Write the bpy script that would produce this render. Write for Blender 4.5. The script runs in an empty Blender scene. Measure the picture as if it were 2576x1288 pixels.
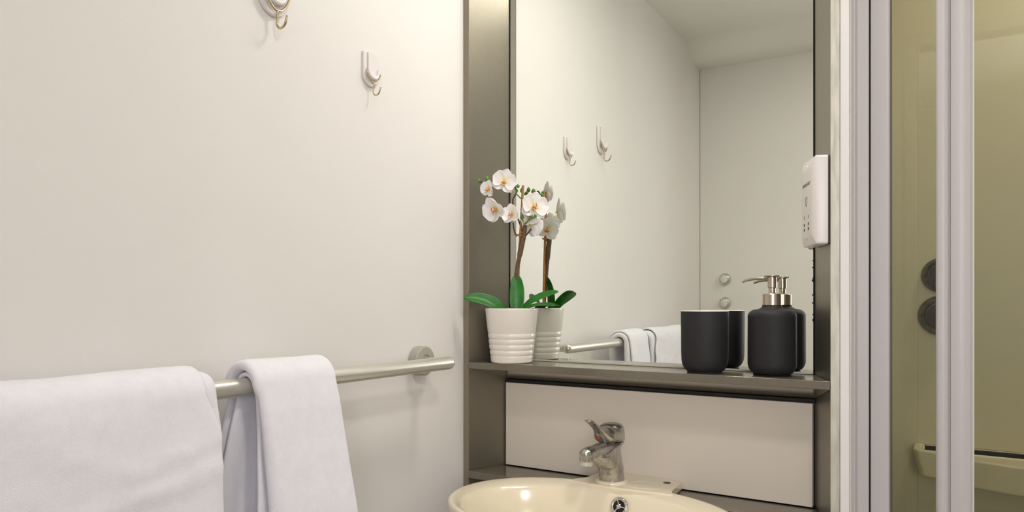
import bpy, bmesh, math, random
from math import pi, sin, cos, radians
from mathutils import Vector, Matrix, noise

# ------------------------------------------------------------ camera, world, exposure
SC = bpy.context.scene
COL = SC.collection
ZC = 1.16                      # eye height of the camera above the floor
cam = bpy.data.cameras.new('camera')
cam.lens = 25.04; cam.sensor_width = 36; cam.shift_y = 0.0454; cam.clip_start = .01
camo = bpy.data.objects.new('camera', cam); COL.objects.link(camo)
camo.location = (0, 0, ZC); camo.rotation_euler = (pi/2, 0, radians(31.8))
SC.camera = camo
SC.view_settings.view_transform = 'Standard'; SC.view_settings.look = 'None'
SC.view_settings.gamma = 1; SC.view_settings.exposure = 0.02
SC.view_settings.use_curve_mapping = False
wd = bpy.data.worlds.new('world'); SC.world = wd; wd.use_nodes = True
wd.node_tree.nodes['Background'].inputs[0].default_value = (.9, .92, 1, 1)
wd.node_tree.nodes['Background'].inputs[1].default_value = .3

def area(name, loc, rot, sx, sy, power, col, shape='RECTANGLE', spread=pi):
    l = bpy.data.lights.new(name, 'AREA'); l.shape = shape; l.size = sx; l.size_y = sy
    l.energy = power; l.color = col; l.spread = spread
    o = bpy.data.objects.new(name, l); COL.objects.link(o); o.location = loc; o.rotation_euler = rot
    return o
LAMP = (-.36, 1.17)
area('lamp_or_fill_light', (LAMP[0], LAMP[1], ZC+.998), (0, 0, 0), .20, .20, 3.4, (1, .965, .90), 'DISK')
area('lamp_or_fill_light', (.30, .30, ZC+.998), (0, 0, 0), .20, .20, 6.0, (1, .965, .92), 'DISK')  # added fill that brightens the front wall, not a known lamp
area('hall_fill_light', (1.10, -1.00, 1.55), (radians(100), 0, radians(57)), .8, 1.1, 8.0, (.97, .95, 1.0))  # added cool fill for the left wall, no known window in the hall
area('hall_fill_light', (.80, -1.55, 1.50), (radians(104), 0, radians(20)), .55, 1.2, 22.0, (.98, .96, 1.0))  # second added hall fill, aimed through the doorway at vanity and shower
area('shower_lamp_light', (.30, 1.66, ZC+.985), (0, 0, 0), .14, .14, 2.5, (1, .95, .86), 'DISK')

# ------------------------------------------------------------ materials
def s2l(c):
    return tuple(((v/255+.055)/1.055)**2.4 if v/255 > .04045 else v/255/12.92 for v in c) + (1,)
def mat(name, col, rough=.5, metal=0, bump=0, bscale=200, var=0, vscale=8, coat=0, sub=0, stretch=None, sheen=0, rvar=0, spec=.5, detail=3):
    m = bpy.data.materials.new(name); m.use_nodes = True
    nt = m.node_tree; b = nt.nodes['Principled BSDF']
    c = s2l(col); b.inputs['Base Color'].default_value = c
    b.inputs['Roughness'].default_value = rough; b.inputs['Metallic'].default_value = metal
    b.inputs['Specular IOR Level'].default_value = spec
    if coat: b.inputs['Coat Weight'].default_value = coat; b.inputs['Coat Roughness'].default_value = .08
    if sub:
        b.inputs['Subsurface Weight'].default_value = sub; b.inputs['Subsurface Radius'].default_value = (.01, .008, .006)
        b.inputs['Subsurface Scale'].default_value = .5
    if sheen: b.inputs['Sheen Weight'].default_value = sheen
    tc = nt.nodes.new('ShaderNodeTexCoord'); mp = nt.nodes.new('ShaderNodeMapping')
    nt.links.new(tc.outputs['Object'], mp.inputs[0])
    if stretch: mp.inputs['Scale'].default_value = stretch
    if bump:
        n = nt.nodes.new('ShaderNodeTexNoise'); n.inputs['Scale'].default_value = bscale; n.inputs['Detail'].default_value = detail
        nt.links.new(mp.outputs[0], n.inputs[0])
        bp = nt.nodes.new('ShaderNodeBump'); bp.inputs['Strength'].default_value = bump; bp.inputs['Distance'].default_value = .002
        nt.links.new(n.outputs[0], bp.inputs['Height']); nt.links.new(bp.outputs[0], b.inputs['Normal'])
    if var:
        n = nt.nodes.new('ShaderNodeTexNoise'); n.inputs['Scale'].default_value = vscale; n.inputs['Detail'].default_value = 5
        nt.links.new(mp.outputs[0], n.inputs[0])
        r = nt.nodes.new('ShaderNodeValToRGB')
        r.color_ramp.elements[0].position = .35; r.color_ramp.elements[1].position = .65
        r.color_ramp.elements[0].color = tuple(v*(1-var) for v in c[:3]) + (1,)
        r.color_ramp.elements[1].color = tuple(min(1, v*(1+var)) for v in c[:3]) + (1,)
        nt.links.new(n.outputs[0], r.inputs[0]); nt.links.new(r.outputs[0], b.inputs['Base Color'])
        if rvar:
            mr = nt.nodes.new('ShaderNodeMapRange'); mr.inputs[1].default_value = .3; mr.inputs[2].default_value = .7
            mr.inputs[3].default_value = rough; mr.inputs[4].default_value = rough+rvar
            nt.links.new(n.outputs[0], mr.inputs[0]); nt.links.new(mr.outputs[0], b.inputs['Roughness'])
    return m
M = {}
M['wall'] = mat('cream_wall_laminate', (240, 237, 234), .42, bump=.05, bscale=900, var=.012, vscale=3, spec=.35)
M['ceil'] = mat('white_ceiling', (243, 241, 234), .6)
M['floor'] = mat('grey_vinyl_floor', (176, 170, 160), .5, var=.15, vscale=30)
M['hall'] = mat('hall_wall_paint', (222, 218, 214), .7)
M['grey'] = mat('grey_metallic_laminate', (148, 143, 131), .41, metal=.9, bump=.04, bscale=700, var=.04, vscale=400, spec=.5, detail=1)
M['greyshelf'] = mat('grey_shelf_laminate', (124, 117, 103), .16, metal=.25, var=.04, vscale=400)
M['edge'] = mat('grey_edge_banding', (139, 130, 113), .42, metal=.2)
M['alu'] = mat('scuffed_aluminium_edge', (222, 219, 206), .32, metal=.7, var=.08, vscale=120, stretch=(1, 1, .15), rvar=.2)
M['dark'] = mat('dark_backing', (16, 14, 10), .7)
M['splash'] = mat('off_white_laminate_panel', (222, 213, 200), .45, bump=.03, bscale=700, spec=.35)
M['seal'] = mat('silicone_bead', (200, 196, 180), .4)
M['satin'] = mat('satin_aluminium', (214, 211, 202), .36, metal=.65)
M['bracket'] = mat('grey_plastic_bracket', (176, 172, 160), .5)
M['towel'] = mat('white_terry', (246, 245, 252), .95, bump=.3, bscale=700, sheen=.25, var=.02, vscale=60, spec=.1)
M['ceramic'] = mat('cream_ceramic', (238, 227, 202), .16, coat=.4, spec=.5)
M['chrome'] = mat('stained_chrome', (186, 184, 180), .18, metal=1, var=.16, vscale=90, stretch=(1, 1, .35), rvar=.22)
M['chrome2'] = mat('clean_chrome', (214, 212, 208), .09, metal=1)
M['brass'] = mat('brass_wire', (200, 183, 152), .27, metal=1)
M['plastic'] = mat('white_plastic', (238, 232, 230), .32, sub=.0)
M['socket'] = mat('white_socket_plastic', (232, 226, 222), .3)
M['print'] = mat('grey_print', (120, 115, 112), .6)
M['hole'] = mat('dark_hole', (18, 12, 10), .6)
M['red'] = mat('red_dot', (190, 50, 25), .4)
M['pot'] = mat('white_glazed_pot', (238, 231, 222), .3, coat=.2)
M['soil'] = mat('dark_potting_moss', (44, 36, 24), .9, bump=.8, bscale=300)
M['leaf'] = mat('green_leaf', (26, 108, 18), .38, var=.22, vscale=60, stretch=(1, 1, 1))
M['stem'] = mat('brown_stem', (98, 74, 44), .6, var=.25, vscale=120)
M['twig'] = mat('dark_twig', (78, 62, 40), .6)
M['stake'] = mat('bamboo_stake', (172, 122, 66), .6, var=.15, vscale=200)
M['bud'] = mat('green_bud', (96, 140, 48), .45, var=.2, vscale=150)
M['black'] = mat('matt_charcoal_ceramic', (34, 32, 35), .62, bump=.06, bscale=1500, spec=.4)
M['white_in'] = mat('white_glaze', (232, 228, 218), .3)
M['steel'] = mat('brushed_champagne_steel', (188, 176, 158), .28, metal=1, var=.05, vscale=200, stretch=(1, 1, .1))
M['frame'] = mat('white_enclosure_frame', (200, 195, 195), .38)
M['frame2'] = mat('cream_frame_lip', (228, 222, 210), .35)
M['seam'] = mat('dark_seam', (96, 86, 80), .6)
M['shower'] = mat('cream_shower_wall', (206, 199, 172), .35)
M['tray'] = mat('cream_soap_ledge', (236, 228, 196), .35)
M['valve'] = mat('dull_dark_chrome', (120, 116, 108), .3, metal=1, var=.35, vscale=60, rvar=.25)
M['rubber'] = mat('black_rubber', (30, 30, 28), .5)
m = bpy.data.materials.new('mirror_glass'); m.use_nodes = True
b = m.node_tree.nodes['Principled BSDF']; b.inputs['Metallic'].default_value = 1; b.inputs['Roughness'].default_value = 0
b.inputs['Base Color'].default_value = (.94, .96, .91, 1); M['mirror'] = m
m = bpy.data.materials.new('green_tinted_glass'); m.use_nodes = True; nt = m.node_tree; nt.nodes.clear()
o = nt.nodes.new('ShaderNodeOutputMaterial'); mx = nt.nodes.new('ShaderNodeMixShader')
tr = nt.nodes.new('ShaderNodeBsdfTransparent'); tr.inputs[0].default_value = (.89, .89, .84, 1)
gl = nt.nodes.new('ShaderNodeBsdfGlossy'); gl.inputs['Roughness'].default_value = .0; gl.inputs[0].default_value = (.95, 1, .95, 1)
fr = nt.nodes.new('ShaderNodeFresnel'); fr.inputs[0].default_value = 1.5
nt.links.new(fr.outputs[0], mx.inputs[0]); nt.links.new(tr.outputs[0], mx.inputs[1]); nt.links.new(gl.outputs[0], mx.inputs[2])
nt.links.new(mx.outputs[0], o.inputs[0]); M['glass'] = m
m = bpy.data.materials.new('lamp_diffuser'); m.use_nodes = True
b = m.node_tree.nodes['Principled BSDF']; b.inputs['Emission Color'].default_value = (1, .9, .72, 1)
b.inputs['Emission Strength'].default_value = 6; M['lamp'] = m

def petal_mat(name, stops):
    """colour along the petal's own length (object x)"""
    m = bpy.data.materials.new(name); m.use_nodes = True; nt = m.node_tree; b = nt.nodes['Principled BSDF']
    b.inputs['Roughness'].default_value = .6
    b.inputs['Subsurface Weight'].default_value = .15; b.inputs['Subsurface Radius'].default_value = (.01, .01, .008)
    b.inputs['Subsurface Scale'].default_value = .3
    tc = nt.nodes.new('ShaderNodeTexCoord'); sp = nt.nodes.new('ShaderNodeSeparateXYZ')
    mr = nt.nodes.new('ShaderNodeMapRange'); mr.inputs[2].default_value = .03
    r = nt.nodes.new('ShaderNodeValToRGB')
    nt.links.new(tc.outputs['Object'], sp.inputs[0]); nt.links.new(sp.outputs[0], mr.inputs[0])
    nt.links.new(mr.outputs[0], r.inputs[0]); nt.links.new(r.outputs[0], b.inputs['Base Color'])
    e = r.color_ramp.elements
    while len(e) < len(stops): e.new(.5)
    for i, (p, c) in enumerate(stops): e[i].position = p; e[i].color = s2l(c)
    return m
M['petal'] = petal_mat('white_petal', [(0, (232, 232, 190)), (.3, (246, 242, 232)), (.6, (250, 246, 244))])
M['lip'] = petal_mat('orchid_lip', [(0, (250, 205, 40)), (.20, (250, 200, 60)), (.30, (228, 130, 120)), (.38, (244, 226, 222))])
M['lipy'] = mat('yellow_lip_centre', (250, 200, 20), .5)

# ------------------------------------------------------------ helpers
def obj(name, verts, faces, m, parent=None, smooth=False, bevel=0, seg=2, subsurf=0, solid=0, label=None, angle=None):
    me = bpy.data.meshes.new(name); me.from_pydata([tuple(v) for v in verts], [], faces); me.update()
    bm = bmesh.new(); bm.from_mesh(me); bmesh.ops.recalc_face_normals(bm, faces=bm.faces); bm.to_mesh(me); bm.free()
    o = bpy.data.objects.new(name, me); COL.objects.link(o)
    me.materials.append(M[m] if isinstance(m, str) else m)
    if parent: o.parent = parent
    if smooth:
        for p in me.polygons: p.use_smooth = True
        if angle is not None: me.set_sharp_from_angle(angle=radians(angle))
    if solid:
        md = o.modifiers.new('s', 'SOLIDIFY'); md.thickness = solid; md.offset = 0
    if subsurf:
        md = o.modifiers.new('u', 'SUBSURF'); md.levels = subsurf; md.render_levels = subsurf
    if bevel:
        md = o.modifiers.new('b', 'BEVEL'); md.width = bevel; md.segments = seg; md.limit_method = 'ANGLE'; md.angle_limit = radians(35)
        for p in me.polygons: p.use_smooth = True
        if not smooth: me.set_sharp_from_angle(angle=radians(35)); md.harden_normals = False
    if label: o['label'] = label
    return o
def tag(o, label=None, cat=None, group=None, kind=None):
    if label: o['label'] = label
    if cat: o['category'] = cat
    if group: o['group'] = group
    if kind: o['kind'] = kind
    return o
def thing(name, loc, label, cat, group=None):
    o = bpy.data.objects.new(name, None); COL.objects.link(o); o.location = loc; o.empty_display_size = .05
    return tag(o, label, cat, group)
def rel(o):            # children built in world coordinates keep their place
    bpy.context.view_layer.update()
    for c in o.children:
        c.matrix_parent_inverse = o.matrix_world.inverted()
    return o
def box(x0, x1, y0, y1, z0, z1):
    v = [(x, y, z) for z in (z0, z1) for x, y in ((x0, y0), (x1, y0), (x1, y1), (x0, y1))]
    return v, [(3, 2, 1, 0), (4, 5, 6, 7), (0, 1, 5, 4), (1, 2, 6, 5), (2, 3, 7, 6), (3, 0, 4, 7)]
def prism(poly, z0, z1):     # poly in xy
    n = len(poly); v = [(x, y, z0) for x, y in poly] + [(x, y, z1) for x, y in poly]
    return v, [tuple(range(n))[::-1], tuple(range(n, 2*n))] + [(i, (i+1) % n, n+(i+1) % n, n+i) for i in range(n)]
def lathe(prof, n=48, cx=0, cy=0, cz=0, closed=True):
    v = []; f = []
    for r, z in prof:
        for i in range(n):
            a = 2*pi*i/n; v.append((cx+r*cos(a), cy+r*sin(a), cz+z))
    for k in range(len(prof)-1):
        for i in range(n):
            j = (i+1) % n; f.append((k*n+i, k*n+j, (k+1)*n+j, (k+1)*n+i))
    if closed:
        f.append(tuple(range(n))[::-1]); f.append(tuple(range((len(prof)-1)*n, len(prof)*n)))
    return v, f
def tube(pts, rad, n=12, flat=1.0, caps=True):
    pts = [Vector(p) for p in pts]; v = []; f = []
    if not isinstance(rad, (list, tuple)): rad = [rad]*len(pts)
    t0 = (pts[1]-pts[0]).normalized()
    up = Vector((0, 0, 1)) if abs(t0.z) < .9 else Vector((1, 0, 0))
    nx = t0.cross(up).normalized()
    for i, p in enumerate(pts):
        t = (pts[min(i+1, len(pts)-1)]-pts[max(i-1, 0)]).normalized()
        nx = (nx - t*nx.dot(t)).normalized(); ny = t.cross(nx)
        for k in range(n):
            a = 2*pi*k/n; v.append(p + nx*cos(a)*rad[i] + ny*sin(a)*rad[i]*flat)
    for i in range(len(pts)-1):
        for k in range(n):
            j = (k+1) % n; f.append((i*n+k, i*n+j, (i+1)*n+j, (i+1)*n+k))
    if caps: f.append(tuple(range(n))[::-1]); f.append(tuple(range((len(pts)-1)*n, len(pts)*n)))
    return v, f
def spline(pts, k=8):       # Catmull-Rom through the points
    P = [Vector(p) for p in pts]; P = [P[0]*2-P[1]] + P + [P[-1]*2-P[-2]]; out = []
    for i in range(1, len(P)-2):
        for s in range(k):
            t = s/k; a, b_, c, d = P[i-1:i+3]
            out.append(.5*((2*b_)+(c-a)*t+(2*a-5*b_+4*c-d)*t*t+(3*b_-a-3*c+d)*t**3))
    out.append(P[-2]); return out
def merge(*vf):
    V = []; F = []
    for v, f in vf:
        n = len(V); V += [tuple(x) for x in v]; F += [tuple(i+n for i in q) for q in f]
    return V, F
def xf(vf, mtx):
    return [mtx @ Vector(p) for p in vf[0]], vf[1]
def Z(d): return ZC+d

# ------------------------------------------------------------ room
XW = -.887; YF = -.235; XR = .80; YB = 1.36; ZT = ZC+1.02; XN = -.150
def struct(name, vf, m, parent=None, **k):
    o = obj(name, *vf, m, parent, **k)
    if not parent: o['kind'] = 'structure'
    return o
struct('floor', box(-1.4, 1.4, -2.3, 2.2, -.05, 0), 'floor')
struct('wall_left', box(XW-.06, XW, YF-.1, YB+.06, 0, ZT+.03), 'wall')
struct('wall_back', box(XW, XN-.005, YB, YB+.06, 0, ZT+.03), 'wall')
struct('wall_right', box(XR, XR+.06, YF-.1, 2.02, 0, ZT+.03), 'wall')
# front wall behind the camera, with the doorway
DX0, DX1, DZ = -.1065, .66, ZC+.885
fw = struct('wall_front', merge(box(XW, DX0-.0, YF-.08, YF, 0, ZT+.03), box(DX1, XR, YF-.08, YF, 0, ZT+.03), box(DX0, DX1, YF-.08, YF, DZ, ZT+.03)), 'wall')
# thin dark joint in the corner of left and front wall
struct('trim_1', box(XW, XW+.0022, YF, YF+.0022, 0, ZC+.953), 'bracket')
# ceiling with the moulded drop along the front wall
prof = [(1.36, 1.02), (.5, 1.02), (.0, 1.02), (-.045, 1.019), (-.072, 1.013), (-.088, 1.003), (-.105, .985), (-.122, .970), (-.142, .958), (-.165, .953), (YF, .953)]
v = []; f = []
for x in (XW, XR):
    v += [(x, y, ZC+z) for y, z in prof]
n = len(prof); f = [(i, i+1, n+i+1, n+i) for i in range(n-1)]
v += [(XW, 1.36, ZT+.04), (XR, 1.36, ZT+.04), (XW, YF, ZT+.04), (XR, YF, ZT+.04)]
f += [(0, n, 2*n+1, 2*n), (2*n, 2*n+1, 2*n+3, 2*n+2), (n-1, 2*n+2, 2*n+3, 2*n-1)]
struct('ceiling', (v, f), 'ceil', smooth=True, angle=40)
struct('ceiling_1', box(XN-.02, XR, 1.36, 2.02, ZT, ZT+.04), 'ceil')
# door frame and hinge
d = struct('door_1', merge(box(DX0-.04, DX0, YF-.09, YF+.014, 0, DZ+.04), box(DX1, DX1+.04, YF-.09, YF+.014, 0, DZ+.04), box(DX0, DX1, YF-.09, YF+.014, DZ, DZ+.04)), 'frame', bevel=.004)
obj('hinge', *box(DX0-.001, DX0+.012, YF-.01, YF+.018, ZC+.63, ZC+.71), 'chrome2', d, bevel=.002)
# hall behind the doorway
struct('wall_hall', merge(box(-1.4, 1.4, -2.3, -2.24, 0, 2.35), box(-1.4, -1.34, -2.3, YF-.08, 0, 2.35), box(1.34, 1.4, -2.3, YF-.08, 0, 2.35)), 'hall')
struct('ceiling_hall', box(-1.4, 1.4, -2.3, YF-.08, 2.3, 2.36), 'hall')
struct('wall_nib', box(-.1533, -.1400, 1.2345, YB+.06, 0, ZT), 'wall', bevel=.001)
# shower room shell
struct('wall_shower_left', box(-.16, -.125, YB+.061, 2.02, 0, ZT), 'shower')
struct('wall_shower_back', box(-.16, XR, 1.95, 2.02, 0, ZT), 'shower')

# ceiling lamps and one added fill (fittings; their light is set at the top)
def downlight(name, x, y, r, lab):
    t = thing(name, (x, y, ZT), lab, 'lamp')
    obj('rim', *lathe([(r+.03, 0), (r+.028, -.012), (r+.012, -.03), (r+.006, -.03), (r+.006, -.006), (r, -.004), (r, 0)], cx=x, cy=y, cz=ZT, closed=False), 'plastic', t, smooth=True, angle=40)
    obj('diffuser', *lathe([(r+.005, 0), (r+.005, -.004)], cx=x, cy=y, cz=ZT, n=32), 'lamp', t)
    rel(t)
downlight('ceiling_lamp_or_fill', LAMP[0], LAMP[1], .105, 'round warm white downlight in the bathroom ceiling')
downlight('ceiling_lamp_or_fill', .30, .30, .105, 'round fitting of the added fill light in the bathroom ceiling, shower side')  # made-up fitting that carries the added fill light
downlight('ceiling_lamp_or_fill', .30, 1.66, .075, 'round downlight in the ceiling over the shower')
fr_ = Matrix.Translation((1.10, -1.00, 1.55)) @ Matrix.Rotation(radians(57), 4, 'Z') @ Matrix.Rotation(pi/2, 4, 'X')
struct('hall_fill_frame', xf(merge(box(-.46, -.4, -.61, .61, -.03, .0), box(.4, .46, -.61, .61, -.03, .0), box(-.4, .4, .55, .61, -.03, .0), box(-.4, .4, -.61, -.55, -.03, .0)), fr_), 'frame')  # unseen frame added around the hall fill light, no real window

# ------------------------------------------------------------ vanity unit
ZTOP = ZC+1.018
LF, LB = -.8728, -.8323         # left upright: inner face at the front / at the back
RF, RB = -.1668, -.2052         # right upright
Y0, Y1 = 1.235, 1.33
t = thing('vanity_unit', (-.52, Y1, 0), 'grey laminate vanity recess with two splayed side panels around mirror and basin', 'cabinet')
l = obj('side_panel', *prism([(LF, Y0), (LB, Y1), (LB, Y1+.02), (XW+.001, Y1+.02), (XW+.001, Y0)], 0, ZTOP), 'grey', t)
r = obj('side_panel', *prism([(RF, Y0), (-.1536, Y0), (-.1536, Y1+.02), (RB, Y1+.02), (RB, Y1)], 0, ZTOP), 'grey', t)
obj('edge_strip', *box(XW+.001, LF, Y0-.0015, Y0-.0001, 0, ZTOP), 'edge', t)
obj('edge_strip', *box(RF, -.1536, Y0-.0015, Y0-.0001, 0, ZTOP), 'alu', t, label='scuffed metal edge strip')
obj('back_board', *box(LB-.001, RB+.001, Y1+.005, Y1+.02, 0, ZTOP), 'dark', t)
obj('splashback_panel', *box(-.8330, -.2069, 1.3175, 1.3345, Z(-.354), Z(-.1745)), 'splash', t, bevel=.001, label='off-white laminate splashback panel')
obj('cove_board', *box(LB-.004, RB+.002, 1.320, 1.3345, Z(-.1725), Z(-.1675)), 'dark', t)
obj('lower_panel', *box(-.845, -.193, 1.30, 1.3345, 0, Z(-.372)), 'grey', t)
rel(t)

# mirror
t = thing('mirror', (-.52, Y1, Z(-.123)), 'large frameless wall mirror between the grey side panels', 'mirror')
obj('glass_pane', *box(-.8287, -.2078, Y1, Y1+.004, Z(-.1222), Z(1.012)), 'mirror', t)
obj('sealant_bead', *box(-.8297, -.2078, Y1-.0018, Y1+.003, Z(-.1252), Z(-.1221)), 'seal', t, label='pale silicone bead along the mirror foot')
random.seed(4)
chips = [box(-.2078-random.uniform(.0008, .0022), -.2077, Y1-.0004, Y1+.0001, Z(z_), Z(z_)+random.uniform(.0015, .005)) for z_ in [.072, .060, .041, .036, .012, -.002, -.022, -.033]]
tag(obj('worn_silvering', *merge(*chips), 'dark', t, label='dark chips along the mirror edge'), kind='stuff')
rel(t)

# shelf with a sloping underside
def slabber(name, z, th, dz, yb, label, cat, m='greyshelf'):
    YFs = Y0-.004
    k = lambda y: (LF+(LB-LF)*max(0, y-Y0)/(Y1-Y0)+.0004, RF+(RB-RF)*max(0, y-Y0)/(Y1-Y0)-.0004)
    sec = [(YFs, z), (YFs, z-th), (yb-.004, z-th-dz), (yb, z-th-dz+.003), (yb, z)]
    v = [(k(y)[0], y, zz) for y, zz in sec] + [(k(y)[1], y, zz) for y, zz in sec]
    n = len(sec)
    o = obj(name, v, [tuple(range(n)), tuple(range(n, 2*n))[::-1]] + [(i, (i+1) % n, n+(i+1) % n, n+i) for i in range(n)], m, bevel=.0009)
    return tag(o, label, cat)
slabber('shelf', Z(-.1257), .0138, .0262, 1.3265, 'long grey laminate shelf under the mirror, holding pot and dispenser', 'shelf')
slabber('worktop', Z(-.3560), .0150, .0, 1.3170, 'grey laminate worktop behind the cream washbasin', 'worktop')

# ------------------------------------------------------------ washbasin
zr = Z(-.340)
def ell(cx, cy, rx, ry, z, n=96, e=2.15, ph=0):
    out = []
    for i in range(n):
        a = 2*pi*i/n; c, s = cos(a), sin(a)
        out.append((cx+rx*math.copysign(abs(c)**(2/e), c), cy+ry*math.copysign(abs(s)**(2/e), s), z))
    return out
rings = [(-.523, 1.04, .07, .06, -.172), (-.523, 1.04, .13, .095, -.165), (-.523, 1.055, .185, .125, -.125), (-.523, 1.068, .225, .150, -.07), (-.523, 1.073, .243, .1640, -.030),
         (-.523, 1.075, .2495, .1690, -.014), (-.523, 1.075, .2505, .1700, -.006), (-.523, 1.075, .2485, .1680, -.0005), (-.523, 1.074, .243, .163, .0005),
         (-.521, 1.068, .226, .1500, -.0035), (-.519, 1.064, .2215, .1455, -.0065), (-.519, 1.062, .216, .141, -.014), (-.519, 1.060, .205, .132, -.040), (-.52, 1.056, .180, .113, -.082), (-.521, 1.05, .14, .086, -.115),
         (-.522, 1.045, .09, .055, -.134), (-.523, 1.04, .035, .03, -.140)]
v = []; f = []; n = 96
for cx_, cy_, rx, ry, dz in rings: v += ell(cx_, cy_, rx, ry, zr+dz, n)
for k in range(len(rings)-1):
    for i in range(n):
        j = (i+1) % n; f.append((k*n+i, k*n+j, (k+1)*n+j, (k+1)*n+i))
f.append(tuple(range(n))[::-1]); f.append(tuple(range((len(rings)-1)*n, len(rings)*n)))
TX, TY = -.551, 1.247
wb = thing('washbasin', (-.523, 1.10, 0), 'cream oval ceramic washbasin below the grey shelf', 'washbasin')
bowl = obj('bowl', v, f, 'ceramic', wb, smooth=True)
# tap ledge joined to the bowl at the back, with a shallow dish on its right
dk = []; dpoly = [(-.628, 1.212), (-.620, 1.232), (-.609, 1.247), (-.605, 1.262), (-.604, 1.3165), (-.437, 1.3165), (-.434, 1.262), (-.431, 1.242), (-.420, 1.215), (-.52, 1.206)]
deck = obj('tap_ledge', *prism(dpoly, zr-.0155, zr+.0015), 'ceramic', wb, bevel=.003, seg=3, label='flat ledge for the tap')
obj('tap_collar', *lathe([(.0305, 0), (.0300, .0028), (.0275, .0042)], cx=TX, cy=TY, cz=zr+.001, n=40), 'ceramic', deck, smooth=True, angle=50)
obj('plug_hole_cap', *lathe([(.0072, 0), (.0072, .0011)], cx=-.457, cy=1.289, cz=zr+.001, n=24), 'seam', deck, label='grey cap over a spare hole')
obj('soap_recess', *tube([(-.487+.030*cos(a), 1.250+.026*sin(a), zr+.0014) for a in [2*pi*i/40 for i in range(41)]], .0007, 8), 'ceramic', deck, smooth=True, label='faint round soap recess')
# overflow on the back inner wall of the bowl, under the tap
ox, oy, oz = -.511, 1.1900, zr-.027
nrm = Vector((0, -.93, .36)).normalized(); rot = nrm.to_track_quat('Z', 'Y').to_matrix().to_4x4()
T = Matrix.Translation((ox, oy, oz)) @ rot
ov = obj('overflow_ring', *xf(lathe([(.0165, -.003), (.0165, .0012), (.0145, .003), (.0118, .0026), (.0108, .0012), (.0108, -.003)], n=40, closed=False), T), 'chrome2', wb, smooth=True, angle=60, label='chrome overflow ring')
obj('overflow_opening', *xf(lathe([(.011, -.0005), (.011, .0003)], n=32), T), 'hole', ov)
sp = [xf(box(-.0009, .0009, .002, .0115, .0003, .002), T @ Matrix.Rotation(a, 4, 'Z')) for a in (radians(20), radians(145), radians(265))]
obj('spokes', *merge(*sp, xf(lathe([(.0042, .0003), (.0042, .0026), (.0034, .0032), (.0022, .0022), (.0018, .0022)], n=20), T)), 'chrome2', ov)
obj('pedestal', *lathe([(.075, 0), (.07, .1), (.06, .5), (.075, zr-.165)], cx=-.523, cy=1.10, cz=0, n=32), 'ceramic', wb, smooth=True, angle=60)
rel(wb)

# ------------------------------------------------------------ basin mixer tap
def remeshed(name, vf, m, parent, vox=.0013, smooth_it=6, label=None):
    o = obj(name, *vf, m, parent, smooth=True)
    md = o.modifiers.new('r', 'REMESH'); md.mode = 'VOXEL'; md.voxel_size = vox; md.use_smooth_shade = True
    md = o.modifiers.new('s', 'SMOOTH'); md.iterations = smooth_it; md.factor = .6
    if label: o['label'] = label
    return o
tp = thing('basin_mixer_tap', (TX, TY, zr+.004), 'chrome single lever mixer tap standing on the cream washbasin', 'tap')
z0 = zr+.005
def oval_loft(secs, n=36):      # (cy offset, z, rx, ry) stacked sections, or with tilt
    v = []; f = []
    for cy_, z, rx, ry, tl in secs:
        for i in range(n):
            a = 2*pi*i/n; yy = ry*sin(a)
            v.append((TX+rx*cos(a), TY+cy_+yy*cos(tl), z0+z+yy*sin(tl)))
    for k in range(len(secs)-1):
        for i in range(n):
            j = (i+1) % n; f.append((k*n+i, k*n+j, (k+1)*n+j, (k+1)*n+i))
    f.append(tuple(range(n))[::-1]); f.append(tuple(range((len(secs)-1)*n, len(secs)*n)))
    return v, f
col = oval_loft([(0, 0, .0240, .0240, 0), (0, .004, .0240, .0240, 0), (-.001, .015, .0232, .0240, 0), (-.004, .028, .0232, .0275, 0), (-.013, .040, .0228, .0360, 0), (-.0215, .051, .0224, .0445, 0), (-.030, .062, .0220, .0530, 0), (-.030, .070, .0222, .0530, 0), (-.017, .077, .0232, .0410, 0), (-.002, .082, .0240, .0260, 0), (0, .0855, .0240, .0240, 0)])
spout = tube([(TX, TY-.02, z0+.070), (TX, TY-.045, z0+.0745), (TX, TY-.070, z0+.0770), (TX, TY-.095, z0+.0790), (TX, TY-.112, z0+.0785), (TX, TY-.1215, z0+.0765)], [.0205, .0180, .0158, .0148, .0130, .007], 24, .85)
noz = tube([(TX, TY-.106, z0+.078), (TX, TY-.1085, z0+.062)], [.0138, .0122], 24)
remeshed('body', merge(col, spout, noz), 'chrome', tp)
obj('aerator', *tube([(TX, TY-.1083, z0+.0625), (TX, TY-.1095, z0+.0545)], [.0112, .0108], 24), 'seal', tp, label='limescaled aerator ring')
obj('aerator_mesh', *tube([(TX, TY-.1093, z0+.0550), (TX, TY-.1097, z0+.0535)], [.0080, .0080], 20), 'hole', tp)
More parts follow.
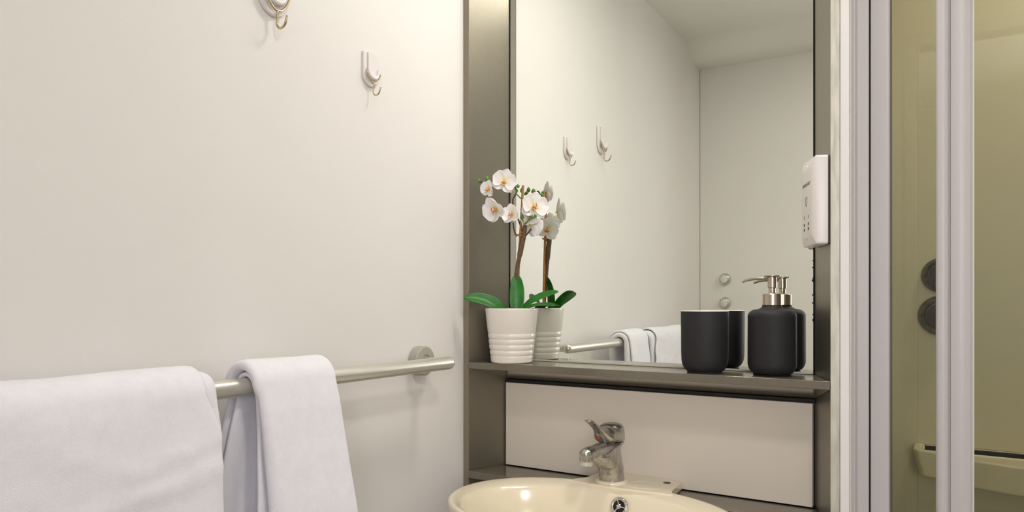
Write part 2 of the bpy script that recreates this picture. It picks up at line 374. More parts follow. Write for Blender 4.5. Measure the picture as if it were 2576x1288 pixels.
# lever: domed head, shield front and upswept handle
def lever_loft(secs, n=28):   # (dy, z, halfwidth, halfheight, pitch)
    v = []; f = []
    for dy, z, w_, h, pt in secs:
        for i in range(n):
            a = 2*pi*i/n; hh = h*sin(a)
            v.append((TX+w_*cos(a), TY+dy+hh*sin(pt), z0+z+hh*cos(pt)))
    for k in range(len(secs)-1):
        for i in range(n):
            j = (i+1) % n; f.append((k*n+i, k*n+j, (k+1)*n+j, (k+1)*n+i))
    f.append(tuple(range(n))[::-1]); f.append(tuple(range((len(secs)-1)*n, len(secs)*n)))
    return v, f
head = oval_loft([(.001, .086, .0240, .0240, 0), (.001, .090, .0248, .0248, 0), (.000, .100, .0248, .0248, .05), (-.001, .110, .0245, .0240, .1), (-.002, .118, .0225, .0215, .15), (-.003, .1225, .016, .015, .15), (-.003, .124, .006, .006, .15)])
lev = lever_loft([(.004, .100, .0215, .016, 0), (-.010, .100, .0236, .019, .1), (-.022, .1015, .0236, .0195, .2), (-.034, .104, .0215, .0175, .35), (-.044, .1095, .0165, .0115, .5), (-.055, .1165, .0115, .0065, .55), (-.068, .126, .0090, .0044, .5), (-.082, .135, .0085, .0036, .46), (-.094, .1425, .0088, .0032, .3), (-.101, .1450, .0080, .0028, .1), (-.1055, .1455, .0045, .0020, 0)])
remeshed('lever', merge(head, lev), 'chrome', tp, vox=.0011, smooth_it=4)
obj('gap_ring', *lathe([(.0215, .082), (.0215, .088)], cx=TX, cy=TY, cz=z0, n=32), 'hole', tp)
obj('red_indicator', *xf(lathe([(.0032, -.001), (.0032, .001)], n=20), Matrix.Translation((TX-.004, TY-.0505, z0+.0995)) @ Matrix.Rotation(radians(72), 4, 'X')), 'red', tp, label='small red hot water mark')
rel(tp)
tp.scale = (1, 1, .86)

# ------------------------------------------------------------ shaver socket on the right side panel
u_ = Vector((RB-RF, Y1-Y0, 0)).normalized()            # along the splayed panel, front to back
nn = Vector((-u_.y, u_.x, 0)).normalized()             # out of the panel, to the left and front
if nn.x > 0: nn = -nn
zc = Z(.166)
P0 = Vector((RF, Y0, 0)) + u_*.0045
A = Matrix(((u_.x, 0, nn.x, P0.x+u_.x*.043), (u_.y, 0, nn.y, P0.y+u_.y*.043), (0, 1, 0, zc), (0, 0, 0, 1)))
sk = thing('shaver_socket', (P0.x, P0.y, zc), 'white shaver socket fixed to the right grey side panel beside the mirror', 'socket')
def rrect(w_, h, r, z, n=5):
    out = []
    for cx_, cy_, a0 in ((w_-r, h-r, 0), (-w_+r, h-r, pi/2), (-w_+r, -h+r, pi), (w_-r, -h+r, 3*pi/2)):
        for i in range(n+1):
            a = a0+pi/2*i/n; out.append((cx_+r*cos(a), cy_+r*sin(a), z))
    return out
def stack(rings_):
    n = len(rings_[0]); v = [p for r_ in rings_ for p in r_]; f = []
    for k in range(len(rings_)-1):
        for i in range(n):
            j = (i+1) % n; f.append((k*n+i, k*n+j, (k+1)*n+j, (k+1)*n+i))
    f.append(tuple(range(n))[::-1]); f.append(tuple(range((len(rings_)-1)*n, len(rings_)*n)))
    return v, f
H2 = .0720
obj('back_box', *xf(stack([rrect(.0425, H2-.001, .003, .0003), rrect(.0425, H2-.001, .003, .003)]), A), 'seam', sk)
fp = obj('face_plate', *xf(stack([rrect(.043, H2, .004, .003), rrect(.043, H2, .004, .0195), rrect(.042, H2-.001, .004, .0215), rrect(.036, H2-.012, .006, .0255), rrect(.033, H2-.016, .006, .0262)]), A), 'socket', sk, smooth=True, angle=30)
zt = .0263
def chip(w_, h, x, y, m='hole', th=.0003): return xf(box(x-w_/2, x+w_/2, y-h/2, y+h/2, zt-.0004, zt+th), A)
obj('screw', *xf(lathe([(.0026, zt-.003), (.0024, zt-.0006)], n=16, cx=0, cy=.0600), A), 'chrome2', sk)
obj('screw', *xf(lathe([(.0026, zt-.003), (.0024, zt-.0006)], n=16, cx=0, cy=-.0600), A), 'chrome2', sk)
for x in (-.014, .014):
    for y, m_ in ((-.024, 'print'), (-.036, 'hole'), (-.044, 'hole')):
        w0 = .005 if m_ == 'hole' else .0022
        obj('socket_hole' if m_ == 'hole' else 'printed_mark', *chip(w0, .0045 if m_ == 'hole' else .006, x, y), m_, fp)
def text(body, size, mtx, m, parent, name):
    cu = bpy.data.curves.new(name, 'FONT'); cu.body = body; cu.size = size; cu.extrude = .0001; cu.align_x = 'CENTER'; cu.align_y = 'CENTER'
    o = bpy.data.objects.new(name, cu); COL.objects.link(o); bpy.context.view_layer.update()
    me = bpy.data.meshes.new_from_object(o); bpy.data.objects.remove(o); bpy.data.curves.remove(cu)
    o = bpy.data.objects.new(name, me); COL.objects.link(o); me.materials.clear(); me.materials.append(M[m]); me.transform(mtx)
    if parent: o.parent = parent
    return o
flipx = Matrix.Rotation(0, 4, 'Z')
Aface = A @ Matrix.Translation((0, 0, zt+.0002)) @ Matrix.Scale(-1, 4, (1, 0, 0))
text('SHAVERS ONLY', .0075, Aface @ Matrix.Translation((0, .030, 0)), 'print', fp, 'lettering')
lamp_icon = [xf(box(-.005, .005, .0085, .0093, zt-.0002, zt+.0003), A), xf(box(-.005, -.0042, -.003, .0093, zt-.0002, zt+.0003), A), xf(box(.0042, .005, -.003, .0093, zt-.0002, zt+.0003), A), xf(box(-.002, .003, -.006, -.003, zt-.0002, zt+.0003), A)]
obj('printed_symbol', *merge(*lamp_icon), 'print', fp)
rel(fp) if False else None
rel(sk)

# ------------------------------------------------------------ hooks on the left wall
def make_hook(y, z, s, label, w_=.0205, hh=.060):
    t = thing('adhesive_hook', (XW, y, z), label, 'hook', None)
    def pl(w, h, x0, x1, yoff=0, zt_=0):
        # flat top, semicircular foot
        pts = [(w, zt_), (-w, zt_)] + [(-w*cos(a), -h+w+zt_*0 - w*sin(a)) for a in [pi*i/16 for i in range(17)]]
        n = len(pts); v = [(x0, a, b_) for a, b_ in pts] + [(x1, a*.97, b_) for a, b_ in pts]
        return v, [tuple(range(n)), tuple(range(n, 2*n))[::-1]] + [(i, (i+1) % n, n+(i+1) % n, n+i) for i in range(n)]
    T = Matrix.Translation((XW, y, z)) @ Matrix.Scale(s, 4)
    obj('base_plate', *xf(pl(w_, hh, .0005, .0050), T), 'plastic', t, bevel=.0012)
    obj('raised_panel', *xf(pl(w_*.56, hh*.80, .005, .0085, zt_=-.001), T), 'plastic', t, bevel=.001)
    # cup: a U shaped lip round the foot of the raised panel
    pts = [(.0095, w_*.58*cos(a), -hh*.80+w_*.58+.002 - w_*.55*sin(a)) for a in [pi*i/20 for i in range(21)]]
    pts = [(.0095, w_*.60, pts[0][2]+.0060)] + pts + [(.0095, -w_*.60, pts[0][2]+.0060)]
    obj('cup_lip', *xf(tube(pts, [.0018]+[.0022+.0012*sin(pi*i/20) for i in range(21)]+[.0018], 12), T), 'plastic', t, smooth=True)
    # brass wire: sling round the cup, stem and hook
    arc = [(.0098, w_*.84*cos(a)*(1-.12*sin(a)), -hh*.80+w_*.60+.001 - w_*1.00*max(0, sin(a))**1.3) for a in [pi*(i/24) for i in range(25)]]
    obj('wire_sling', *xf(tube(arc, .0013, 10), T), 'brass', t, smooth=True)
    zs = arc[12][2]
    hook = spline([(.0098, 0, zs), (.0096, 0, zs-.008), (.0088, 0, zs-.0155), (.0125, 0, zs-.0205), (.0185, 0, zs-.0205), (.0230, 0, zs-.0165), (.0262, 0, zs-.0085)], 6)
    obj('wire_hook', *xf(tube(hook, .0014, 12), T), 'brass', t, smooth=True)
    return rel(t)
make_hook(.948, Z(.4445), 1.0, 'small white adhesive hook with brass wire, lower and nearer the mirror')
make_hook(.733, Z(.5165), 1.32, 'larger white adhesive hook with brass wire, higher and cut by the photo top')

# round chrome knobs on the front wall, seen in the mirror
def knob(x, z, label):
    t = tag(obj('wall_knob', *xf(lathe([(.0235, 0), (.0240, .003), (.0225, .010), (.0175, .0165), (.0155, .0172), (.0150, .0158), (.001, .0160)], n=40), Matrix.Translation((x, YF, z)) @ Matrix.Rotation(-pi/2, 4, 'X')), 'chrome2', smooth=True, angle=35), label, 'knob', 'round chrome wall knobs')
    return t
knob(-.783, Z(.0945), 'upper round chrome knob on the cream wall, reflected in the mirror')
knob(-.783, Z(-.0013), 'lower round chrome knob on the cream wall, reflected in the mirror')

# ------------------------------------------------------------ towel rail
XB, ZB, RBAR = -.815, Z(-.1145), .0125
tr_ = thing('towel_rail', (XW, .55, ZB), 'satin aluminium towel rail on the left wall carrying two white towels', 'towel rail')
def bar_end(sgn, y_end):
    out = []
    for i in range(8):
        a = pi/2*(i+1)/8; out.append((y_end - sgn*.0105 + sgn*.0105*sin(a), max(.0008, RBAR*cos(a)**.8)))
    return out
ends = [(y, r_) for y, r_ in bar_end(1, 1.095)]; e0 = [(y, r_) for y, r_ in bar_end(-1, .060)]
pp = [(XB, y, ZB) for y, _ in reversed(e0)] + [(XB, .0705, ZB), (XB, .072, ZB), (XB, .5, ZB), (XB, 1.083, ZB), (XB, 1.0845, ZB)] + [(XB, y, ZB) for y, _ in ends]
rr = [r_ for _, r_ in reversed(e0)] + [RBAR]*5 + [r_ for _, r_ in ends]
obj('bar', *tube(pp, rr, 32), 'satin', tr_, smooth=True)
for y in (.075, .568, 1.081):
    fl = obj('wall_flange', *xf(lathe([(.0285, 0), (.0285, .0185), (.0265, .021), (.013, .021), (.013, .019)], n=48), Matrix.Translation((XW+.0005, y, ZB+.0015)) @ Matrix.Rotation(pi/2, 4, 'Y')), 'bracket', tr_, smooth=True, angle=35)
    obj('post', *tube([(XW+.018, y, ZB), (XB-.004, y, ZB)], .0092, 24), 'satin', tr_, smooth=True, angle=50)
rel(tr_)

# ------------------------------------------------------------ towels
def towel(name, y0, y1, layers, sp, r_in, Lb, Lf, splay_b, splay_f, wfun, label, nq=70, th=.0062, seed=0, amp=.002, crease=None, flip=False):
    """folded cloth laid over the rail: a zig-zag section swept round the bar"""
    sec = []
    npl = nq//layers
    for k in range(layers):                # from the outermost layer inwards
        t_ = layers-1-k
        ws = [1-j/npl for j in range(npl+1)] if k % 2 == 0 else [j/npl for j in range(npl+1)]
        sec += [(w_, float(t_)) for w_ in ws]
        if k < layers-1:
            e = 0 if k % 2 == 0 else 1
            for j in range(1, 5):
                a = pi*j/5; sec.append((e+(-1 if e == 0 else 1)*.0045/(y1-y0)*sin(a), t_-.5+.5*cos(a)))
    path = []
    nb = 26; na = 16; nf = 34
    for i in range(nb): path.append(('b', Lb*(1-i/nb)))
    for i in range(na+1): path.append(('a', pi*i/na))
    for i in range(1, nf+1): path.append(('f', Lf*i/nf))
    v = []; f = []
    for pi_, (kind, s) in enumerate(path):
        for (w_, t_) in sec:
            tf = t_/max(1, layers-1); R = RBAR + r_in + t_*sp
            if kind == 'a':
                x = XB - R*cos(s); z = ZB + R*sin(s); dn = 0; side = 0
            elif kind == 'b':
                x = XB - R - splay_b(s, t_); z = ZB - s; dn = s; side = -1
            else:
                x = XB + R + splay_f(s, t_); z = ZB - s; dn = s; side = 1
            y = wfun(side, dn, w_, tf, y0, y1)
            p = Vector((x, y, z))
            nz = noise.noise(Vector((y*9+seed, z*7, side*3+t_*.6)))*amp + noise.noise(Vector((y*28+seed, z*24, t_)))*amp*.35
            d_ = -1 if kind == 'b' else (1 if kind == 'f' else cos(pi-s))
            p.x += nz*(1 if side else .6)*d_ + (crease(y, z) if (crease and side == 1) else 0)
            if kind == 'b' and name == 'hand_towel': p.x += .0055*min(1, dn*7)*sin(w_*15+.6)*(.5+.5*t_)
            if kind == 'a': p.z += nz*.6*sin(s)
            v.append(p)
    ns = len(sec)
    for i in range(len(path)-1):
        for j in range(ns-1): f.append((i*ns+j, i*ns+j+1, (i+1)*ns+j+1, (i+1)*ns+j))
    o = obj(name, v, f, 'towel', smooth=True, solid=th, subsurf=1)
    return tag(o, label, 'towel', 'white towels on the rail')
def crease_big(y, z):
    d_ = 0
    for (ya, za, yb, zb, a, w_) in ((.43, -.197, .58, -.166, .0040, .0060), (.37, -.232, .58, -.204, .0050, .0070), (.36, -.152, .46, -.190, .0026, .0060)):
        t_ = (y-ya)/(yb-ya)
        if -.1 < t_ < 1.1:
            zz = ZC+za+(zb-za)*t_; d_ += a*math.exp(-((z-zz)/w_)**2)*max(0, min(1, 4*t_+.4))*max(0, min(1, 4.4-4*t_))
    return d_
towel('bath_towel', .10, .566, 3, .0082, .0045, .40, .44, lambda s, t_: .002*t_*min(1, s*6), lambda s, t_: .014*(1-math.exp(-s*4)),
      lambda side, dn, w_, tf, a, b_: a+(b_-a)*w_ + (.006*dn/.4)*(tf) - .018*(1-min(1, dn/.04) if side else 1)*w_*tf,
      'large folded white terry bath towel hanging at the near end of the rail', seed=3, amp=.0035, crease=crease_big, nq=84)
def wf_hand(side, dn, w_, tf, a, b_):
    y = a+(b_-a)*w_
    if side == -1:
        k = dn/.3; y = a - .045*k + (b_-a)*w_*(1+.25*k) - .012*(1-tf)*sin(k*3)
    elif side == 1:
        k = dn/.3; y = a + (b_-a)*w_ + k*(.030*tf*(1-w_)+.030*w_) - .01*k*(1-tf)
    else:
        y += -.004*(1-w_)
    return y
def sb_hand(s, t_): return -.001 + (.0045*t_)*min(1, s*5) + .004*sin(s*9+t_*2)
towel('hand_towel', .632, .762, 3, .0082, .0045, .285, .36, sb_hand, lambda s, t_: .022*(1-math.exp(-s*5)) + t_*.030*s, wf_hand,
      'narrow folded white hand towel hanging in the middle of the rail', seed=11, amp=.003, th=.0066)

# ------------------------------------------------------------ orchid in its pot
PX, PY, PZ = -.789, 1.2715, Z(-.1257)
RR = Vector((cos(radians(31.8)), sin(radians(31.8)), 0)); FF = Vector((-sin(radians(31.8)), cos(radians(31.8)), 0))
def L(px, py, f_=0):     # plant drawing units (0.833 mm, right / down from a corner) laid on the plane through the pot
    s = .000833
    return Vector((PX, PY, PZ)) + RR*((px-1287.5)*s) + FF*f_ + Vector((0, 0, (912-py)*s))
pl = thing('potted_orchid', (PX, PY, PZ), 'white moth orchid in a ribbed white pot at the left end of the shelf', 'plant')
hp = .1135; rb_, rt_ = .0435, .0558
pr = [(.0, .0), (rb_-.003, .0), (rb_-.0005, .0015)]
for i in range(60):
    z = .003+i*(.062-.003)/59; k = (z-.004)/.0115
    r_ = rb_+(rt_-rb_)*z/hp; w_ = abs(sin(pi*k)); r_ += .0016*(w_**.6) - .0012 if z > .012 else 0
    pr.append((r_, z))
pr += [(rb_+(rt_-rb_)*.064/hp+.0002, .065), (rt_-.0002, hp-.003), (rt_, hp-.001), (rt_-.0008, hp), (rt_-.003, hp-.0004), (rt_-.0045, hp-.003), (rt_-.0065, .085), (.0, .085)]
obj('pot', *lathe(pr, 72, PX, PY, PZ, closed=False), 'pot', pl, smooth=True, angle=60)
obj('potting_moss', *lathe([(.046, .084), (.045, .089), (.03, .093), (.001, .094)], 32, PX, PY, PZ), 'soil', pl, smooth=True)
def leaf(ctrl, width, up, fold=.25, m='leaf', tip=.35):
    P = spline(ctrl, 8); n = len(P); v = []; f = []; nw = 7
    for i, p in enumerate(P):
        t_ = i/(n-1); tg = (P[min(i+1, n-1)]-P[max(i-1, 0)]).normalized()
        sd = tg.cross(up).normalized(); nr = sd.cross(tg).normalized()
        w_ = width*(.38+.62*sin(min(1, t_/.55)*pi/2)) * (1 if t_ < .6 else math.sqrt(max(.0, 1-((t_-.6)/.4)**2.2)))
        w_ = max(w_, .0006)
        for k in range(nw):
            s = (k/(nw-1)*2-1); v.append(p + sd*s*w_ + nr*(abs(s)**1.3*fold*w_))
    for i in range(n-1):
        for k in range(nw-1): f.append((i*nw+k, i*nw+k+1, (i+1)*nw+k+1, (i+1)*nw+k))
    return obj('leaf', v, f, m, pl, smooth=True, solid=.0014, subsurf=1)
leaf([L(1285, 800, -.01), L(1262, 778, -.015), L(1238, 762, -.018), L(1205, 752, -.022), L(1168, 750, -.028)], .0150, Vector((.35, -.75, .65)))
leaf([L(1298, 800, -.02), L(1300, 772, -.022), L(1301, 735, -.020), L(1299, 690, -.012)], .0155, Vector((.45, -.85, .1)), .2)
leaf([L(1300, 802, -.02), L(1325, 768, -.03), L(1352, 751, -.035), L(1378, 741, -.035), L(1403, 734, -.033)], .0125, Vector((-.1, -.65, .75)))
leaf([L(1300, 800, .01), L(1330, 775, .018), L(1368, 768, .012), L(1398, 770, .0)], .012, Vector((0, -.3, .95)))
# stems, stake, ring
obj('stake', *tube([L(1301, 800, -.004), L(1306, 640, -.005), L(1311, 560, -.005), L(1316, 467, -.005)], .0026, 12), 'stake', pl, smooth=True, angle=50)
obj('stem', *tube(spline([L(1292, 800, -.008), L(1298, 700, -.012), L(1308, 640, -.012), L(1318, 590, -.012), L(1321, 560, -.014)], 6), [.0036]*6+[.0044]*6+[.0056]*6+[.0048]*7, 12), 'stem', pl, smooth=True)
obj('stem', *tube(spline([L(1316, 585, -.006), L(1300, 540, -.002), L(1290, 505, .0), L(1300, 480, .002), L(1285, 462, .002), L(1262, 470, .002), L(1235, 468, -.002), L(1206, 456, -.004)], 6), .0018, 10), 'twig', pl, smooth=True)
obj('twig', *tube(spline([L(1300, 596, -.012), L(1294, 582, -.014), L(1291, 562, -.018)], 5), .0016, 8), 'twig', pl, smooth=True)
obj('twig', *tube(spline([L(1316, 600, -.012), L(1328, 588, -.012), L(1336, 576, -.008)], 5), .0016, 8), 'twig', pl, smooth=True)
obj('twig', *tube(spline([L(1320, 568, -.014), L(1330, 556, -.022), L(1342, 550, -.026), L(1347, 547, -.028)], 5), .0014, 8), 'bud', pl, smooth=True, label='green bud twig')
obj('twig', *tube(spline([L(1320, 568, -.014), L(1315, 558, -.020), L(1313, 548, -.022)], 5), .0012, 8), 'bud', pl, smooth=True, label='green bud twig')
obj('twig', *tube(spline([L(1332, 555, -.023), L(1332, 546, -.024), L(1329, 540, -.024)], 5), .0011, 8), 'bud', pl, smooth=True, label='green bud twig')
obj('twig', *tube(spline([L(1312, 500, 0), L(1302, 490, .0), L(1296, 482, .0)], 5), .0014, 8), 'bud', pl, smooth=True, label='green bud twig')
c = L(1306, 592, -.009)
obj('stem_ring', *tube([c+RR*.0085*cos(a)+FF*.0085*sin(a)+Vector((0, 0, .002*sin(a))) for a in [2*pi*i/20 for i in range(21)]], .0011, 8), 'stake', pl, smooth=True)
def bud(px, py, f_, w_, h, tilt=0):
    T = Matrix.Translation(L(px, py, f_)) @ Matrix.Rotation(tilt, 4, FF)
    pr_ = [(max(.0002, w_*sin(pi*i/10)**.8*(1-.15*i/10)), -h+2*h*i/10) for i in range(11)]
    obj('bud', *xf(lathe(pr_, 14), T), 'bud', pl, smooth=True)
for b_ in ((1205, 455, -.004, .0045, .0055, .3), (1226, 449, 0, .0048, .0066, 0), (1246, 457, -.004, .0056, .0080, 0), (1217, 468, -.004, .0036, .0060, -.6), (1215, 459, .004, .0030, .0045, .5),
           (1303, 468, -.002, .0042, .0045, 0), (1301, 479, 0, .0028, .0030, 0), (1313, 478, .004, .0040, .0065, 0), (1313, 549, -.024, .0042, .0068, 0),
           (1329, 538, -.025, .0030, .0042, 0), (1336, 546, -.026, .0024, .0038, -.5), (1346, 547, -.029, .0034, .0042, -.6)): bud(*b_)
# flowers
def petal_mesh(name, Ln, W, cup, curl, m, sharp=.0):
    v = []; f = []; nl, nw = 9, 8
    for i in range(nl+1):
        t_ = i/nl
        w_ = W*(math.sin(min(1., t_*.93+.03)*pi)**(.5 if not sharp else (1.0 if sharp == 1 else .5)) if t_ < .98 else .30)
        w_ *= (.75+.5*t_) if not sharp else 1
        for k in range(nw+1):
            s = k/nw*2-1
            v.append((Ln*t_*(1-.10*s*s*t_), s*w_, cup*(s*s*w_*.9) + curl*Ln*(t_**2) + .0006*sin(s*5+t_*4)))
    for i in range(nl):
        for k in range(nw): f.append((i*(nw+1)+k, i*(nw+1)+k+1, (i+1)*(nw+1)+k+1, (i+1)*(nw+1)+k))
    me = bpy.data.meshes.new(name); me.from_pydata(v, [], f); me.update(); me.materials.append(M[m])
    for p in me.polygons: p.use_smooth = True
    return me
ME_P = petal_mesh('petal', .031, .0200, .22, .10, 'petal')
ME_S = petal_mesh('sepal', .031, .0150, .25, .08, 'petal', .5)
ME_L = petal_mesh('lip', .014, .0070, 1.0, .55, 'lip', 1)
def hook(name, me, parent, mtx):
    o = bpy.data.objects.new(name, me); COL.objects.link(o); o.parent = parent; o.matrix_basis = mtx
    md = o.modifiers.new('s', 'SOLIDIFY'); md.thickness = .0008; md.offset = 0
    md = o.modifiers.new('u', 'SUBSURF'); md.levels = 1; md.render_levels = 1
    return o
def flower(px, py, f_, face, s=1, roll=0, open_=.12, petals=2):
    """face = (right, up, away) direction the bloom looks at, seen from the doorway"""
    d_ = (RR*face[0] + Vector((0, 0, 1))*face[1] + FF*face[2]).normalized()
    up = Vector((0, 0, 1)); x = up.cross(d_).normalized(); y = d_.cross(x)
    B = Matrix((x, y, d_)).transposed().to_4x4()
    T = Matrix.Translation(L(px, py, f_) - pl.location) @ B @ Matrix.Rotation(roll, 4, 'Z') @ Matrix.Scale(s, 4)
    me = bpy.data.meshes.new('flower'); vv, ff = lathe([(.0006, -.004), (.0018, -.002), (.0030, .002), (.0030, .0060), (.0006, .0078)], 14)
    me.from_pydata([tuple(q) for q in vv], [], ff); me.update(); me.materials.append(M['lipy'])
    for p in me.polygons: p.use_smooth = True
    fo = bpy.data.objects.new('flower', me); COL.objects.link(fo); fo.parent = pl; fo.matrix_basis = T
    def ring(a, zt_, tilt): return Matrix.Rotation(a, 4, 'Z') @ Matrix.Translation((.0015, 0, zt_)) @ Matrix.Rotation(-tilt, 4, 'Y')
    for a in (radians(8), radians(172)): hook('petal', ME_P, fo, ring(a, .0012, open_))
    for a in (radians(90), radians(218), radians(322)): hook('sepal', ME_S, fo, ring(a, -.0010, open_*.5))
    for a, tl in ((radians(270), .45), (radians(205), .95), (radians(335), .95)): hook('lip', ME_L, fo, ring(a, .003, tl) @ Matrix.Scale(.85 if tl > .5 else 1, 4))
    return fo
flower(1268, 461, -.022, (.10, .0, -1), .86, radians(-18), .30)
flower(1232, 479, -.020, (-.75, -.05, -.8), .62, radians(-15), .45)
flower(1249, 527, -.016, (-.65, -.35, -.75), .95, radians(25), .50)
flower(1289, 543, -.028, (-.55, .1, -.8), .72, radians(10), .40)
flower(1341, 523, -.020, (.35, .10, -1), 1.0, radians(-12), .32)
flower(1336, 566, .0, (.62, -.25, .55), .88, radians(20), .30)
flower(1331, 553, -.012, (-.2, .35, -.9), .62, radians(10), .30)
rel_done = None
for ch in pl.children:
    if ch.name.split('.')[0] != 'flower':
        ch.matrix_parent_inverse = Matrix.Translation(-pl.location)

# ------------------------------------------------------------ tumbler and soap dispenser
tx_, ty_ = -.381, 1.273
tb = thing('tumbler', (tx_, ty_, PZ), 'charcoal ceramic tumbler with a white rim, left of the dispenser', 'tumbler')
h_ = .1105
obj('cup', *lathe([(0, 0), (.0300, 0), (.0312, .0008), (.0305, .0022), (.0355, .0065), (.0392, .0135), (.0408, .022), (.0413, .035), (.0420, h_-.0015), (.0417, h_-.0005)], 64, tx_, ty_, PZ, closed=False), 'black', tb, smooth=True, angle=50)
obj('glazed_lining', *lathe([(.0417, h_-.0005), (.0410, h_+.0005), (.0398, h_-.0005), (.0388, .03), (.034, .012), (0, .008)], 64, tx_, ty_, PZ, closed=False), 'white_in', tb, smooth=True, label='white glazed lining and rim')
rel(tb)
dx_, dy_ = -.2675, 1.2865
sd = thing('soap_dispenser', (dx_, dy_, PZ), 'charcoal ceramic soap dispenser with a champagne metal pump', 'dispenser')
rB = .0403
pr_ = [(0, 0), (.0305, 0), (.0315, .001), (.0300, .0022)]
for i in range(9):
    a = -pi/2+pi/2*i/8; pr_.append((rB-.0135+.0135*cos(a)*1.0, .0022+.0185+.0185*sin(a)))
pr_ += [(rB, .06), (rB-.0002, .095)]
for i in range(9):
    a = pi/2*i/8; pr_.append((rB-.0165+.0165*cos(a), .1015+.0125*sin(a)))
pr_ += [(.019, .1160), (.0165, .1185), (.0162, .1215), (0, .1215)]
obj('bottle', *lathe(pr_, 72, dx_, dy_, PZ, closed=False), 'black', sd, smooth=True, angle=60)
cl = obj('collar', *lathe([(.0148, .1212), (.0159, .1215), (.0159, .1400), (.0152, .1408), (.0080, .1412)], 48, dx_, dy_, PZ), 'steel', sd, smooth=True, angle=40)
pm = obj('pump_head', *lathe([(.0070, .1410), (.0062, .1425), (.0058, .1430), (.0058, .1505), (.0074, .1515), (.0074, .1690), (.0085, .1702), (.0137, .1708), (.0138, .1722), (.0120, .1728), (0, .1728)], 40, dx_, dy_, PZ, closed=False), 'steel', sd, smooth=True, angle=40)
obj('nozzle', *tube(spline([(dx_-.004, dy_, PZ+.1660), (dx_-.018, dy_, PZ+.1672), (dx_-.032, dy_, PZ+.1668), (dx_-.043, dy_+.001, PZ+.1648), (dx_-.0505, dy_+.0015, PZ+.1622)], 5), [.0026]*8+[.0024]*6+[.0021]*7, 14), 'steel', sd, smooth=True, angle=50)
rel(sd)

# ------------------------------------------------------------ shower enclosure
sh = thing('shower_enclosure', (-.09, 1.27, 0), 'white framed shower enclosure with green tinted glass, right of the vanity', 'shower')
zb_, zt_ = .14, ZC+.86
obj('wall_profile', *prism([(-.1400, 1.262), (-.1385, 1.2525), (-.1335, 1.2500), (-.1320, 1.2550), (-.1310, 1.2640), (-.1150, 1.2655), (-.1140, 1.300), (-.1400, 1.300)], zb_, zt_), 'frame', sh, bevel=.0008)
obj('profile_lip', *prism([(-.1425, 1.2520), (-.1405, 1.2490), (-.1385, 1.2520), (-.1390, 1.2615), (-.1425, 1.2615)], zb_, zt_), 'frame2', sh)
obj('seal_strip', *box(-.1138, -.1122, 1.268, 1.298, zb_, zt_), 'seam', sh)
obj('fixed_stile', *prism([(-.1120, 1.2625), (-.1080, 1.2610), (-.0870, 1.2610), (-.0862, 1.2625), (-.0862, 1.2980), (-.1120, 1.2980)], zb_, zt_), 'frame', sh, bevel=.0008)
# door stile: half-round grip edge, groove and flat face
pts = []
for i in range(11):
    a = pi - pi*i/10; pts.append((-.0145+.0085*cos(a), 1.2560-.0085*sin(a)))
pts += [(-.0050, 1.2570), (-.0035, 1.2535), (.0060, 1.2520), (.0150, 1.2530), (.0215, 1.2570), (.0228, 1.2600), (.0245, 1.2610), (.0245, 1.2950), (-.0230, 1.2950)]
obj('door_stile', *prism(pts, zb_, zt_), 'frame', sh, smooth=True, angle=30)
obj('stile_seal', *box(.0245, .0262, 1.268, 1.285, zb_, zt_), 'frame2', sh)
obj('outer_stile', *box(.745, .798, 1.2600, 1.2980, zb_, zt_), 'frame', sh, bevel=.002)
obj('top_rail', *box(-.140, .798, 1.252, 1.300, zt_, zt_+.05), 'frame', sh, bevel=.002)
obj('bottom_rail', *box(-.140, .798, 1.252, 1.300, zb_-.03, zb_), 'frame', sh, bevel=.002)
obj('glass_pane', *box(-.0862, -.0230, 1.3000-.006, 1.3000-.001, zb_, zt_), 'glass', sh)
obj('glass_pane', *box(.0262, .745, 1.277, 1.282, zb_, zt_), 'glass', sh)
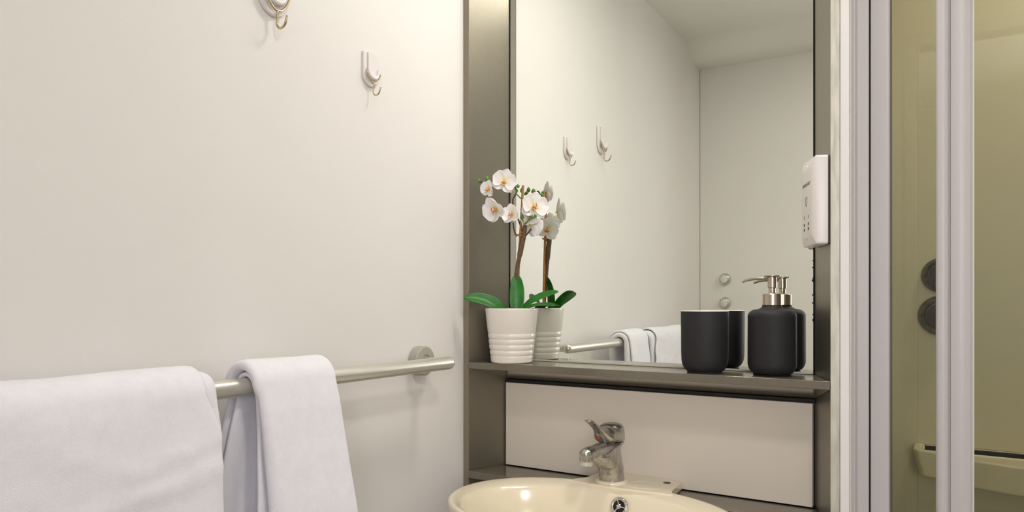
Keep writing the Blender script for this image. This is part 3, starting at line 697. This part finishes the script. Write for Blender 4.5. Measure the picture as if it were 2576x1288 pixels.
obj('glass_bead', *box(-.0862, -.0842, 1.288, 1.294, zb_, zt_), 'seam', sh)
obj('shower_tray', *box(-.124, .798, 1.24, 1.949, 0, .108), 'tray', sh, bevel=.01)
rel(sh)

# shower valve controls on the shower's back wall
def valve(x, z, r_, label):
    t = thing('shower_control', (x, 1.95, z), label, 'shower control', 'round shower controls')
    T = Matrix.Translation((x, 1.9495, z)) @ Matrix.Rotation(pi/2, 4, 'X')
    obj('cover_ring', *xf(lathe([(r_, 0), (r_, .006), (r_*.94, .014), (r_*.80, .020), (r_*.70, .018), (r_*.66, .010)], n=48), T), 'valve', t, smooth=True, angle=50)
    obj('knob', *xf(lathe([(r_*.60, .010), (r_*.60, .034), (r_*.54, .040), (r_*.2, .042)], n=40), T), 'rubber', t, smooth=True, angle=50)
    obj('pointer', *xf(box(-.002, .002, 0, r_*.5, .042, .046), T), 'valve', t)
    return rel(t)
valve(-.0255, Z(.0640), .0400, 'upper and smaller round dark chrome shower control behind the glass')
valve(-.0257, Z(-.0305), .0465, 'lower and larger round dark chrome shower control behind the glass')
# soap ledge on the back wall of the shower
def ledge():
    out = [(-.080, 1.9495), (-.080, 1.880), (-.070, 1.862), (-.040, 1.852), (-.018, 1.846), (-.004, 1.825), (.03, 1.80), (.10, 1.775), (.20, 1.765), (.30, 1.775), (.34, 1.80), (.35, 1.9495)]
    zt2, zb2 = Z(-.335), Z(-.395)
    inn = [(x*.93+.012, y if y > 1.94 else y+.010) for x, y in out]
    n = len(out)
    v = [(x*.94+.008, y+.006 if y < 1.94 else y, zb2) for x, y in out] + [(x, y, zt2) for x, y in out] + [(x, y, zt2) for x, y in inn] + [(x, y, zt2-.018) for x, y in inn]
    f = [tuple(range(n)), tuple(range(3*n, 4*n))[::-1]]
    for k in range(3):
        f += [(k*n+i, k*n+(i+1) % n, (k+1)*n+(i+1) % n, (k+1)*n+i) for i in range(n)]
    return v, f
o = obj('soap_ledge', *ledge(), 'tray', bevel=.004, seg=3)
tag(o, 'cream moulded soap ledge inside the shower behind the glass', 'soap tray')
